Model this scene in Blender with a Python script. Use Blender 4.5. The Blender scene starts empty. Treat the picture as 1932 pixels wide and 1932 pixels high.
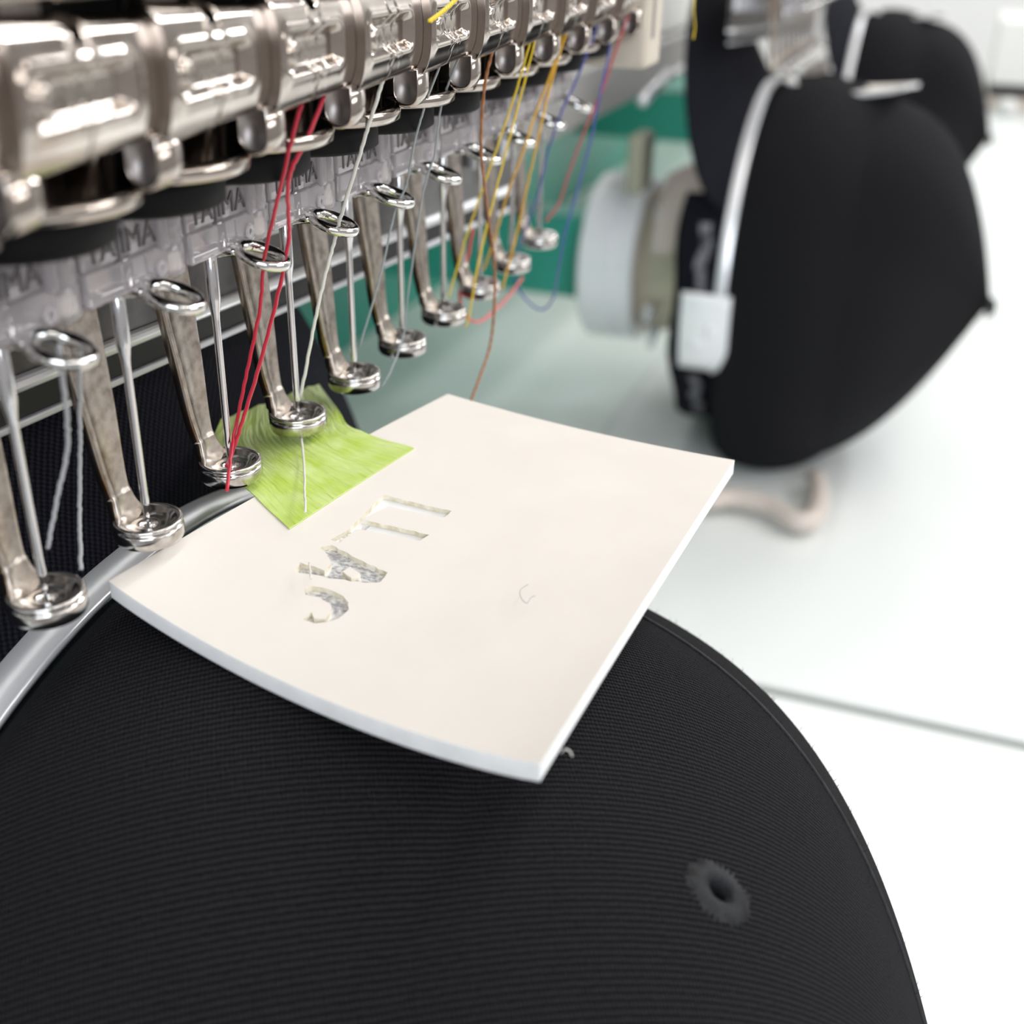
import bpy, bmesh, math, random
import numpy as np
from math import pi, sin, cos, sqrt, radians
from mathutils import Vector, Matrix
from mathutils.geometry import delaunay_2d_cdt

random.seed(4)
rng = np.random.default_rng(4)
scene = bpy.context.scene
COL = scene.collection
S = 0.00135            # one build unit (1/12 of the needle pitch) in metres

# ------------------------------------------------------------------ camera
FPX, W = 2211.8, 1932.0
CAM = Vector((-55.7275, -54.3724, 43.3684))
FWD = Vector((0.83901783, 0.29517465, -0.45707877)).normalized()
RIGHT = Vector((0.34152862, -0.93965649, 0.0200968)).normalized()
DOWN = FWD.cross(RIGHT).normalized()
cam_d = bpy.data.cameras.new('camera')
cam = bpy.data.objects.new('camera', cam_d)
COL.objects.link(cam)
M3 = Matrix((RIGHT, -DOWN, -FWD)).transposed()
cam.matrix_world = Matrix.Translation(CAM * S) @ M3.to_4x4()
cam_d.sensor_width = 36.0
cam_d.lens = 36.0 * FPX / W
cam_d.clip_start = 0.002
cam_d.clip_end = 60
cam_d.dof.use_dof = True
cam_d.dof.focus_distance = 101 * S
cam_d.dof.aperture_fstop = 21.0
scene.camera = cam

# ------------------------------------------------------------------ world, lights, exposure
scene.view_settings.view_transform = 'Standard'
scene.view_settings.look = 'None'
scene.view_settings.gamma = 1.0
scene.view_settings.use_curve_mapping = False
scene.view_settings.exposure = 0.0

wd = bpy.data.worlds.new('room_light')
scene.world = wd
wd.use_nodes = True
bg = wd.node_tree.nodes['Background']
bg.inputs[0].default_value = (0.93, 0.90, 0.88, 1)
bg.inputs[1].default_value = 0.46


def area(name, loc, target, sx, sy, power, color):
    d = bpy.data.lights.new(name, 'AREA')
    d.shape = 'RECTANGLE'
    d.size, d.size_y = sx, sy
    d.energy = power
    d.color = color
    o = bpy.data.objects.new(name, d)
    COL.objects.link(o)
    o.location = loc
    o.rotation_euler = (Vector(target) - Vector(loc)).to_track_quat('-Z', 'Y').to_euler()
    return o


area('ceiling_and_fill_light', (0.1, -0.55, 1.5), (0.1, -0.2, 0), 2.6, 0.12, 10.5, (1.0, 0.97, 0.93))
area('ceiling_and_fill_light', (0.6, -1.9, 1.5), (0.4, -0.2, 0), 3.2, 0.14, 15, (1.0, 0.97, 0.94))
area('ceiling_and_fill_light', (1.6, -0.9, 1.6), (0.7, -0.2, 0), 2.6, 0.14, 15, (0.97, 1.0, 0.99))
area('window_and_fill_light', (-1.8, -0.9, 0.7), (0, 0, 0), 1.4, 1.1, 27, (0.82, 0.9, 1.0))


area('ceiling_and_fill_light', (3.3, -1.2, 1.7), (3.4, 0, 0.2), 2.4, 0.14, 62, (0.95, 0.98, 1.0))  # fill lamp added to brighten the far wall
area('window_and_fill_light', (0.9, -2.6, 0.9), (0.4, 0.1, 0), 1.6, 0.5, 14, (1.0, 0.97, 0.95))  # frontal fill added to brighten the beam and plate fronts


# ------------------------------------------------------------------ pixel helpers (layout only)
def ray(u, v):
    return FWD + RIGHT * ((u - W / 2) / FPX) + DOWN * ((v - W / 2) / FPX)


def at_z(u, v, z):
    r = ray(u, v)
    return CAM + r * ((z - CAM.z) / r.z)


def at_y(u, v, y):
    r = ray(u, v)
    return CAM + r * ((y - CAM.y) / r.y)


# ------------------------------------------------------------------ materials
def nodes_of(m):
    return m.node_tree.nodes, m.node_tree.links


def mat(name, color, rough=0.5, metal=0.0, **kw):
    m = bpy.data.materials.new(name)
    m.use_nodes = True
    b = m.node_tree.nodes['Principled BSDF']
    b.inputs['Base Color'].default_value = (*color, 1)
    b.inputs['Roughness'].default_value = rough
    b.inputs['Metallic'].default_value = metal
    for k, v in kw.items():
        b.inputs[k.replace('_', ' ')].default_value = v
    return m


def add_noise(m, scale, c1, c2, lo=0.35, hi=0.65, bump=0.0, rough=None, detail=4, coord='Object', stretch=(1, 1, 1)):
    n, l = nodes_of(m)
    b = n['Principled BSDF']
    tc = n.new('ShaderNodeTexCoord')
    mp = n.new('ShaderNodeMapping')
    mp.inputs['Scale'].default_value = stretch
    l.new(tc.outputs[coord], mp.inputs[0])
    t = n.new('ShaderNodeTexNoise')
    t.inputs['Scale'].default_value = scale
    t.inputs['Detail'].default_value = detail
    l.new(mp.outputs[0], t.inputs['Vector'])
    r = n.new('ShaderNodeValToRGB')
    r.color_ramp.elements[0].position = lo
    r.color_ramp.elements[1].position = hi
    r.color_ramp.elements[0].color = (*c1, 1)
    r.color_ramp.elements[1].color = (*c2, 1)
    l.new(t.outputs['Fac'], r.inputs[0])
    l.new(r.outputs[0], b.inputs['Base Color'])
    if rough:
        mr = n.new('ShaderNodeMapRange')
        mr.inputs['To Min'].default_value, mr.inputs['To Max'].default_value = rough
        l.new(t.outputs['Fac'], mr.inputs[0])
        l.new(mr.outputs[0], b.inputs['Roughness'])
    if bump:
        bp = n.new('ShaderNodeBump')
        bp.inputs['Strength'].default_value = bump
        bp.inputs['Distance'].default_value = 0.0002
        l.new(t.outputs['Fac'], bp.inputs['Height'])
        l.new(bp.outputs[0], b.inputs['Normal'])
    return m


CHROME = add_noise(mat('polished_cover_steel', (.50, .44, .40), .2, 1), 160, (.40, .35, .31), (.56, .50, .455), rough=(.1, .17))
CHROME_DARK = mat('dark_hook_steel', (.42, .38, .36), .45, 1)
FOOT = add_noise(mat('nickel_plated_foot', (.66, .63, .6), .12, 1), 500, (.42, .38, .34), (.72, .70, .68), .3, .55, rough=(.10, .24))
SHANK = add_noise(mat('worn_nickel_shank', (.45, .40, .36), .3, 1), 700, (.34, .29, .25), (.56, .51, .46), .3, .6, rough=(.22, .42), bump=.15)
FOOT_SIDE = add_noise(mat('tarnished_foot_edge', (.5, .38, .26), .25, 1), 260, (.50, .28, .12), (.66, .58, .5), .35, .65)
STEEL = mat('needle_steel', (.74, .74, .76), .14, 1)
RING = mat('bright_ring_steel', (.78, .77, .75), .06, 1)
RUBBER = mat('black_rubber', (.002, .002, .0025), .6, Specular_IOR_Level=.2)
BLACK = mat('black_paint', (.006, .006, .007), .5)
CLEAR = mat('clear_moulded_plastic', (.86, .82, .845), .06, 0, IOR=1.4)
CLEAR.node_tree.nodes['Principled BSDF'].inputs['Transmission Weight'].default_value = 0.72
LETTER = mat('shade_tinted_lettering', (.11, .095, .10), .2)  # dark tint in place of the shaded edges of clear embossing
CREAM = mat('painted_reflection', (.88, .84, .76), .45)
BAR = add_noise(mat('brushed_bar_steel', (.2, .2, .2), .3, 1), 90, (.11, .105, .105), (.24, .235, .235), rough=(.2, .4))
BAR_LIGHT = mat('satin_bracket_steel', (.72, .72, .75), .42, .7)
FOAM = add_noise(mat('white_craft_foam', (.86, .81, .75), .62), 90, (.79, .735, .67), (.83, .775, .71), .3, .7, bump=.12)
FOAM_EDGE = add_noise(mat('cut_foam_edge', (.86, .87, .86), .75), 300, (.83, .835, .83), (.90, .905, .90), bump=.3)
FOAM_EDGE.node_tree.nodes['Principled BSDF'].inputs['Subsurface Weight'].default_value = .6
FOAM_EDGE.node_tree.nodes['Principled BSDF'].inputs['Subsurface Scale'].default_value = .0008
FOAM_EDGE.node_tree.nodes['Principled BSDF'].inputs['Subsurface Radius'].default_value = (1, 1, 1)
FOAM_CUT = add_noise(mat('shaded_perforated_wall', (.74, .67, .52), .8), 900, (.64, .57, .42), (.82, .77, .66), bump=.6)  # beige holds the shadow inside the letters, grain is the torn perforation
SILVER = add_noise(mat('silver_metallic_thread', (.7, .7, .7), .3, .45), 2400, (.48, .48, .50), (1.0, 1.0, .99), .38, .6, bump=.7, stretch=(1, .6, 1))
TABLE = mat('white_table_laminate', (.80, .825, .81), .25)
GROOVE = mat('grey_table_joint', (.2, .21, .19), .5)
TEAL = mat('teal_machine_paint', (.035, .34, .25), .35)
LEDGE = mat('pale_grey_green', (.76, .82, .78), .3)  # even pale tint for the strip behind the table
CREAM_DULL = mat('pinkish_beige_plastic', (.62, .54, .49), .45)
OLIVE = mat('olive_grey_bracket', (.36, .35, .26), .5)
PALE = mat('pale_machine_paint', (.82, .81, .78), .35)
GREY = mat('grey_rail_paint', (.34, .33, .32), .45)
BEIGE = mat('beige_end_block', (.60, .53, .44), .4)
DRUM = mat('satin_aluminium', (.92, .93, .94), .3, .15)
BRASS = mat('pale_brass_plate', (.74, .67, .53), .4, .35)
STRAP = mat('polished_strap_steel', (.93, .93, .95), .28, .5)
WALL = mat('white_wall_paint', (.9, .9, .88), .7)
FLOOR = mat('grey_floor', (.35, .35, .34), .6)
FUZZ = mat('black_lint', (.02, .02, .022), .8)
PRINT = add_noise(mat('grey_printed_tape', (.1, .1, .11), .6), 220, (.015, .015, .02), (.16, .16, .18), .4, .55)
BLUE_PATCH = mat('blue_patch', (.07, .12, .22), .5)


def fabric(name, base, hi, alpha, pitch, amp):
    """ribbed cotton: uv map is in build units; ribs run at alpha to the v axis"""
    m = mat(name, base, .85)
    n, l = nodes_of(m)
    b = n['Principled BSDF']
    b.inputs['Sheen Weight'].default_value = .02
    b.inputs['Sheen Roughness'].default_value = .5
    b.inputs['Specular IOR Level'].default_value = .06
    uv = n.new('ShaderNodeUVMap')
    uv.uv_map = 'cloth'
    mp = n.new('ShaderNodeMapping')
    mp.inputs['Rotation'].default_value = (0, 0, alpha)
    l.new(uv.outputs[0], mp.inputs[0])
    wob = n.new('ShaderNodeTexNoise')
    wob.inputs['Scale'].default_value = 1.3
    wob.inputs['Detail'].default_value = 2
    l.new(mp.outputs[0], wob.inputs['Vector'])
    mixv = n.new('ShaderNodeVectorMath')
    mixv.operation = 'MULTIPLY_ADD'
    l.new(wob.outputs['Color'], mixv.inputs[0])
    mixv.inputs[1].default_value = (.17, .17, 0)
    l.new(mp.outputs[0], mixv.inputs[2])
    w1 = n.new('ShaderNodeTexWave')
    w1.wave_type, w1.bands_direction = 'BANDS', 'X'
    w1.inputs['Scale'].default_value = .314 / pitch
    w1.inputs['Distortion'].default_value = 0
    l.new(mixv.outputs[0], w1.inputs['Vector'])
    # short yarn stitches along each rib
    w2 = n.new('ShaderNodeTexWave')
    w2.wave_type, w2.bands_direction = 'BANDS', 'Y'
    w2.inputs['Scale'].default_value = .314 / pitch * 1.35
    w2.inputs['Distortion'].default_value = 3.0
    w2.inputs['Detail Scale'].default_value = 1.5
    l.new(mixv.outputs[0], w2.inputs['Vector'])
    fz = n.new('ShaderNodeTexNoise')
    fz.inputs['Scale'].default_value = 7
    fz.inputs['Detail'].default_value = 3
    l.new(uv.outputs[0], fz.inputs['Vector'])
    big = n.new('ShaderNodeTexNoise')
    big.inputs['Scale'].default_value = .09
    l.new(uv.outputs[0], big.inputs['Vector'])
    mul = n.new('ShaderNodeMath')
    mul.operation = 'MULTIPLY_ADD'
    l.new(w2.outputs['Fac'], mul.inputs[0])
    mul.inputs[1].default_value = .6
    l.new(w1.outputs['Fac'], mul.inputs[2])
    add = n.new('ShaderNodeMath')
    add.operation = 'MULTIPLY_ADD'
    l.new(fz.outputs['Fac'], add.inputs[0])
    add.inputs[1].default_value = 1.0
    l.new(mul.outputs[0], add.inputs[2])
    r = n.new('ShaderNodeMapRange')
    r.inputs['From Min'].default_value = .85
    r.inputs['From Max'].default_value = 2.0
    l.new(add.outputs[0], r.inputs[0])
    mx = n.new('ShaderNodeMix')
    mx.data_type = 'RGBA'
    mx.inputs[6].default_value = (*base, 1)
    mx.inputs[7].default_value = (*hi, 1)
    l.new(r.outputs[0], mx.inputs[0])  # shade between ribs put into the colour, gaps near black
    l.new(mx.outputs[2], b.inputs['Base Color'])
    bp = n.new('ShaderNodeBump')
    bp.inputs['Strength'].default_value = amp
    bp.inputs['Distance'].default_value = .00018
    l.new(add.outputs[0], bp.inputs['Height'])
    l.new(bp.outputs[0], b.inputs['Normal'])
    return m


CLOTH = fabric('black_ribbed_cotton', (.0005, .0005, .0007), (.031, .0305, .0355), radians(36), .44, 1.0)
TWILL = fabric('black_bill_twill', (.003, .003, .005), (.016, .017, .026), radians(40), .55, .9)
STITCH = add_noise(mat('navy_black_stitching', (.010, .011, .014), .7), 900, (.002, .0023, .0035), (.012, .0133, .0165), bump=.8)

TAPE = bpy.data.materials.new('lime_crepe_tape')
TAPE.use_nodes = True
_n, _l = nodes_of(TAPE)
_b = _n['Principled BSDF']
_b.inputs['Roughness'].default_value = .34
_uv = _n.new('ShaderNodeUVMap')
_uv.uv_map = 'cloth'
_mp = _n.new('ShaderNodeMapping')
_mp.inputs['Scale'].default_value = (1.5, .22, 1)
_l.new(_uv.outputs[0], _mp.inputs[0])
_t = _n.new('ShaderNodeTexNoise')
_t.inputs['Scale'].default_value = 1.0
_t.inputs['Detail'].default_value = 5
_t.inputs['Distortion'].default_value = .6
_l.new(_mp.outputs[0], _t.inputs['Vector'])
_t2 = _n.new('ShaderNodeTexNoise')
_t2.inputs['Scale'].default_value = .25
_l.new(_uv.outputs[0], _t2.inputs['Vector'])
_r = _n.new('ShaderNodeValToRGB')
_r.color_ramp.elements[0].position, _r.color_ramp.elements[1].position = .3, .72
_r.color_ramp.elements[0].color = (.47, .64, .07, 1)
_r.color_ramp.elements[1].color = (.66, .78, .32, 1)
_l.new(_t2.outputs['Fac'], _r.inputs[0])
_l.new(_r.outputs[0], _b.inputs['Base Color'])
_bp = _n.new('ShaderNodeBump')
_bp.inputs['Strength'].default_value = .75
_bp.inputs['Distance'].default_value = .0006
_l.new(_t.outputs['Fac'], _bp.inputs['Height'])
_l.new(_bp.outputs[0], _b.inputs['Normal'])


def thread_mat(name, c):
    m = mat(name, c, .38)
    m.node_tree.nodes['Principled BSDF'].inputs['Sheen Weight'].default_value = .2
    return m


T_RED = thread_mat('crimson_thread', (.52, .005, .03))
T_PINK = thread_mat('coral_red_thread', (.75, .05, .06))
T_FARRED = thread_mat('rose_red_thread', (.55, .07, .08))
T_WHITE = thread_mat('white_thread', (.72, .70, .64))
T_GREY = thread_mat('grey_thread', (.30, .33, .34))
T_HAZE = thread_mat('pale_grey_thread', (.40, .40, .41))
T_BROWN = thread_mat('brown_thread', (.30, .10, .02))
T_YELLOW = thread_mat('yellow_thread', (.85, .60, .01))
T_GOLD = thread_mat('gold_thread', (.80, .43, .01))
T_BLUE = thread_mat('blue_thread', (.06, .08, .36))


# ------------------------------------------------------------------ mesh helpers (all in build units)
class MB:
    """collects polygons; build() links them as ONE mesh object"""

    def __init__(s):
        s.v, s.f, s.mi, s.sm, s.uv = [], [], [], [], {}

    def vert(s, p):
        s.v.append((p[0], p[1], p[2]))
        return len(s.v) - 1

    def face(s, idx, mi=0, smooth=True):
        s.f.append(tuple(idx))
        s.mi.append(mi)
        s.sm.append(smooth)

    def grid(s, P, mi=0, smooth=True, closed_u=False, closed_v=False, flip=False, uvs=None, skip=None):
        nu, nv = len(P), len(P[0])
        b = len(s.v)
        for i in range(nu):
            for j in range(nv):
                s.v.append(tuple(P[i][j]))
                if uvs is not None:
                    s.uv[b + i * nv + j] = uvs[i][j]
        for i in range(nu if closed_u else nu - 1):
            for j in range(nv if closed_v else nv - 1):
                if skip and skip(i, j):
                    continue
                q = [b + i * nv + j, b + ((i + 1) % nu) * nv + j, b + ((i + 1) % nu) * nv + (j + 1) % nv, b + i * nv + (j + 1) % nv]
                s.face(q[::-1] if flip else q, mi, smooth)
        return b

    def box(s, x0, x1, y0, y1, z0, z1, mi=0, bev=0.0):
        bm = bmesh.new()
        bmesh.ops.create_cube(bm, size=1)
        for v in bm.verts:
            v.co = Vector(((x0 + x1) / 2 + v.co.x * (x1 - x0), (y0 + y1) / 2 + v.co.y * (y1 - y0), (z0 + z1) / 2 + v.co.z * (z1 - z0)))
        if bev > 0:
            bmesh.ops.bevel(bm, geom=bm.edges[:], offset=bev, segments=3, affect='EDGES', profile=.5)
        s.add_bm(bm, mi)

    def add_bm(s, bm, mi=0, smooth=False, M=None):
        b = len(s.v)
        bm.verts.index_update()
        for v in bm.verts:
            s.v.append(tuple(M @ v.co) if M else tuple(v.co))
        for f in bm.faces:
            s.face([b + v.index for v in f.verts], mi, smooth)
        bm.free()

    def lathe(s, prof, n=32, center=(0, 0, 0), axis='Z', mi=0, closed=False, smooth=True):
        """prof: (radius, height) list"""
        P = []
        for k in range(n):
            a = 2 * pi * k / n
            row = []
            for r, h in prof:
                if axis == 'Z':
                    p = (center[0] + r * cos(a), center[1] + r * sin(a), center[2] + h)
                elif axis == 'Y':
                    p = (center[0] + r * sin(a), center[1] + h, center[2] + r * cos(a))
                else:
                    p = (center[0] + h, center[1] + r * cos(a), center[2] + r * sin(a))
                row.append(p)
            P.append(row)
        s.grid(P, mi, smooth, closed_u=True, closed_v=closed)

    def tube(s, pts, r, n=8, mi=0, closed=False, caps=True):
        pts = [Vector(p) for p in pts]
        N = len(pts)
        rr = r if isinstance(r, (list, tuple)) else [r] * N
        tang = []
        for i in range(N):
            a = pts[(i - 1) % N] if (closed or i > 0) else pts[i]
            c = pts[(i + 1) % N] if (closed or i < N - 1) else pts[i]
            tang.append((c - a).normalized())
        up = Vector((0, 0, 1)) if abs(tang[0].z) < .9 else Vector((1, 0, 0))
        u = tang[0].cross(up).normalized()
        P = []
        for i in range(N):
            u = (u - tang[i] * u.dot(tang[i])).normalized()
            w = tang[i].cross(u)
            P.append([pts[i] + (u * cos(2 * pi * k / n) + w * sin(2 * pi * k / n)) * rr[i] for k in range(n)])
        b = s.grid(P, mi, True, closed_u=closed, closed_v=True)
        if caps and not closed:
            s.face([b + k for k in range(n)][::-1], mi)
            s.face([b + (N - 1) * n + k for k in range(n)], mi)

    def mesh(s, name, mats, fix=True):
        me = bpy.data.meshes.new(name)
        me.from_pydata([(x * S, y * S, z * S) for x, y, z in s.v], [], s.f)
        for m in mats:
            me.materials.append(m)
        me.polygons.foreach_set('material_index', s.mi)
        me.polygons.foreach_set('use_smooth', s.sm)
        if s.uv:
            l = me.uv_layers.new(name='cloth')
            vi = np.zeros(len(me.loops), dtype=np.int32)
            me.loops.foreach_get('vertex_index', vi)
            tab = np.zeros((len(s.v), 2), dtype=np.float32)
            for k, q in s.uv.items():
                tab[k] = q
            l.data.foreach_set('uv', tab[vi].ravel())
        if fix:
            bm = bmesh.new()
            bm.from_mesh(me)
            bmesh.ops.recalc_face_normals(bm, faces=bm.faces[:])
            bm.to_mesh(me)
            bm.free()
        me.update()
        return me

    def build(s, name, mats, parent=None, fix=True, loc=None):
        if not isinstance(mats, (list, tuple)):
            mats = [mats]
        o = bpy.data.objects.new(name, s.mesh(name, mats, fix))
        COL.objects.link(o)
        if parent:
            o.parent = parent
        if loc is not None:
            o.location = Vector(loc) * S
        return o


def tag(o, label, cat, group=None, kind=None):
    o['label'] = label
    o['category'] = cat
    if group:
        o['group'] = group
    if kind:
        o['kind'] = kind
    return o


def thing(name, label, cat, loc=(0, 0, 0), group=None):
    o = bpy.data.objects.new(name, None)
    COL.objects.link(o)
    o.empty_display_size = .005
    o.location = Vector(loc) * S
    return tag(o, label, cat, group)


def struct(o):
    o['kind'] = 'structure'
    return o


def dup(root, loc, label, group=None, skip=()):
    r = root.copy()
    COL.objects.link(r)
    r.location = Vector(loc) * S
    r['label'] = label
    if group:
        r['group'] = group
    for ch in list(root.children):
        if ch.name.split('.')[0] in skip:
            continue
        c = ch.copy()
        COL.objects.link(c)
        c.parent = r
        for g in list(ch.children):
            d = g.copy()
            COL.objects.link(d)
            d.parent = c
    return r


def smoothstep(x):
    x = np.clip(x, 0, 1)
    return x * x * (3 - 2 * x)


def spline(pts, n):
    """Catmull-Rom through points"""
    pts = [Vector(p) for p in pts]
    P = [pts[0] * 2 - pts[1]] + pts + [pts[-1] * 2 - pts[-2]]
    out = []
    seg = len(pts) - 1
    for k in range(n):
        t = k / (n - 1) * seg
        i = min(int(t), seg - 1)
        f = t - i
        a, b, c, d = P[i:i + 4]
        out.append(.5 * ((2 * b) + (c - a) * f + (2 * a - 5 * b + 4 * c - d) * f * f + (3 * b - a - 3 * c + d) * f ** 3))
    return out


HEAD = 367.0           # distance from one machine head to the next

# ------------------------------------------------------------------ setting
TZ = -138.0
fl = MB()
fl.box(-900, 3200, -2200, 1500, -560, -556)
struct(fl.build('floor', FLOOR))
wl = MB()
wl.box(3100, 3120, -2200, 1500, -556, 900)
struct(wl.build('wall_far', WALL))
wl = MB()
wl.box(-900, 3100, 1480, 1500, -556, 900)
struct(wl.build('wall_back', WALL))

# the long white table: one panel per head with a joint between
table = thing('work_table', 'long white work table under the caps with a grey joint line across it', 'table', (0, 0, TZ))
for x0, x1 in ((-163, 205), (208.6, 572), (575.6, 939), (942.6, 1306)):
    b = MB()
    b.box(x0, x1, -330, 53, -18, 0, 0, .8)
    b.build('table_panel', TABLE, table)
for x in (205.1, 572.1, 939.1):
    b = MB()
    b.box(x, x + 3.4, -330, 53, -17, -1.2)
    b.build('joint_strip', GROOVE, table)
for x in (-150, 1290):
    for y in (-310, 35):
        b = MB()
        b.box(x, x + 12, y, y + 12, -556 - TZ, -18, 0, 1)
        b.build('leg', GREY, table)

# machine bed wall and the beam that carries the heads
b = MB()
b.box(-300, 1300, 190, 230, -556, -19, 0, 2)
mb_ = thing('machine_bed', 'teal painted machine bed with a grey green ledge behind the white table', 'machine', (0, 0, 0))
b.build('bed_wall', TEAL, mb_)
b = MB()
b.box(-300, 1600, 53.05, 189.5, TZ - 20, TZ, 0, .05)
b.build('bed_ledge', LEDGE, mb_)
bt = thing('machine_beam', 'pale machine beam with a grey bottom rail running behind the heads', 'machine', (0, 0, 0))
b = MB()
b.box(-300, 1600, 60, 104, -1, 130, 0, 3)
b.build('beam_body', PALE, bt)
b = MB()
b.box(-300, 1600, 58.5, 102, -19, -1.2, 0, 1.5)
b.build('bottom_rail', GREY, bt)

# ------------------------------------------------------------------ the cap
CX, CZ, R0, YB, YA = 21.55, -72.45, 63.6, 8.0, -77.66


def crown_pt(ph, T, dr=0.0):
    b = smoothstep((abs(ph) - .512) / (1.306 - .512))
    n = 5.71 + (3.27 - 5.71) * b
    m = 1.003 + (.9009 - 1.003) * b
    r = R0 * max(0.0, 1 - T ** n) ** (1 / m) * (1 + .06 * sin(min(1, T * 2.2) * pi))
    r *= 1 - .035 * math.exp(-(T / .035) ** 2)
    r *= 1 + .2 * smoothstep((abs(ph) - 1.75) / .55) * (1 - T)
    r += dr
    x = CX - 17.56 * T + r * sin(ph)
    z = CZ - 2.14 * T + r * cos(ph)
    z = max(z, TZ + .6 + (abs(ph) > 2) * 0)
    return Vector((x, YB + (YA - YB) * T, z))


NPH, NT = 340, 130
Tl = 1 - (1 - np.linspace(0, 1, NT)) ** 1.6
phs = np.linspace(-pi, pi, NPH + 1)[:-1]
# find the crown point that carries the eyelet (right of the foam, near the lower edge)
eye = None
best = 1e9
r_e = ray(1352, 1688).normalized()
for ph in np.linspace(-.9, 1.0, 160):
    for T in np.linspace(.2, .97, 120):
        p = crown_pt(ph, T)
        d = p - CAM
        e = (d - r_e * d.dot(r_e)).length
        if e < best:
            best, eye, eye_par = e, p, (ph, T)
eps = 1e-3
e_u = (crown_pt(eye_par[0] + eps, eye_par[1]) - eye).normalized()
e_v = (crown_pt(eye_par[0], eye_par[1] + eps) - eye).normalized()
e_n = e_u.cross(e_v).normalized()
if e_n.dot(CAM - eye) < 0:
    e_n = -e_n
e_v = e_n.cross(e_u).normalized()

cap = thing('baseball_cap', 'black cap under the white foam sheet in the foreground', 'cap', (CX, YB, CZ), 'black caps on the machine')
OFF = Vector((CX, YB, CZ))
P, U = [], []
for ph in phs:
    P.append([crown_pt(ph, T) - OFF for T in Tl])
    lens, acc, prev = [], 0.0, None
    for q in P[-1]:
        if prev is not None:
            acc += (q - prev).length
        lens.append(acc)
        prev = q
    U.append([(ph * R0, L) for L in lens])
P.append(P[0])
U.append([(pi * R0, L) for L in [u[1] for u in U[0]]])


def in_eye(i, j):
    q = (P[i][j] + P[(i + 1)][j + 1]) / 2 + OFF
    d = q - eye
    return d.length < 1.2


b = MB()
b.grid(P, uvs=U, skip=lambda i, j: in_eye(i, j))
# turned-in inner face near the band so that the edge has thickness
b.grid([[crown_pt(ph, T, -.9 * (1 - T)) - OFF for T in (0, .1, .3)] for ph in list(phs) + [phs[0]]],
       uvs=[[(ph * R0, T * 80) for T in (0, .1, .3)] for ph in list(phs) + [pi]])
crown = b.build('crown', CLOTH, cap, fix=False)
# eyelet: radial satin stitches round a small hole
b = MB()
rows = []
NE = 72
for k in range(NE):
    a = 2 * pi * k / NE
    jit = 1 + .07 * sin(k * 2.4) + (.08 if k % 2 else -.08) + .12 * random.random()
    row = []
    for rr, hh in ((.75, -2.2), (.8, -.6), (1.0, .05), (1.45, .36), (2.0, .36), (2.5, .16), (2.85 * jit, -.12)):
        h2 = hh + (.09 if k % 2 else -.05)
        sx, sy = (.74, .88)
        row.append(eye + e_u * (rr * cos(a) * sx) + e_v * (rr * sin(a) * sy) + e_n * h2 - OFF)
    rows.append(row)
b.grid(rows, closed_u=True)
b.face([0 + 7 * k for k in range(NE)])
b.build('eyelet', STITCH, cap)
# seam between front and side panel, near the right outline
for ph0, nm in ((.46, 'seam'), (-1.25, 'seam')):
    b = MB()
    pts = []
    for T in np.linspace(0.01, .97, 90):
        pts.append(crown_pt(ph0 - .08 * T, T, .05) - OFF)
    b.tube(pts, .22, 6)
    b.build(nm, STITCH, cap)
# button at the crown's point
b = MB()
b.lathe([(0, -2.4), (1.6, -2.2), (2.9, -1.3), (3.4, 0), (3.3, .8), (2.4, 1.0)], 24, crown_pt(0, 1) - OFF + Vector((0, .2, -1)), 'Y')
b.build('button', FUZZ, cap)
# bill, flaring up behind the band
b = MB()
PB, UB = [], []
PH_B = 1.12
for i in range(61):
    ph = -PH_B + 2 * PH_B * i / 60
    L = 41 * max(.0, cos(ph / PH_B * pi / 2)) ** .55 + 3
    row, ur = [], []
    for j in range(25):
        s_ = L * j / 24
        r = 62.0 + s_ * .845
        y = 9.0 + s_ * .535
        row.append(Vector((22 + r * sin(ph), y, -71.3 + r * cos(ph))) - OFF)
        ur.append((ph * 62, s_))
    PB.append(row)
    UB.append(ur)
b.grid(PB, uvs=UB)
nrm = [[Vector((sin(-PH_B + 2 * PH_B * i / 60) * .535, -.845, cos(-PH_B + 2 * PH_B * i / 60) * .535)) for j in range(25)] for i in range(61)]
PB2 = [[PB[i][j] - nrm[i][j] * 1.3 for j in range(25)] for i in range(61)]
b.grid(PB2, uvs=UB)
rim = [(i, 24) for i in range(61)]
b.grid([[PB[i][24], PB2[i][24]] for i in range(61)], uvs=[[(0, 0), (0, 1)]] * 61)
b.grid([[PB[0][j], PB2[0][j]] for j in range(25)], uvs=[[(0, 0), (0, 1)]] * 25)
b.grid([[PB[60][j], PB2[60][j]] for j in range(25)], uvs=[[(0, 0), (0, 1)]] * 25)
bill = b.build('bill', TWILL, cap)
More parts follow.
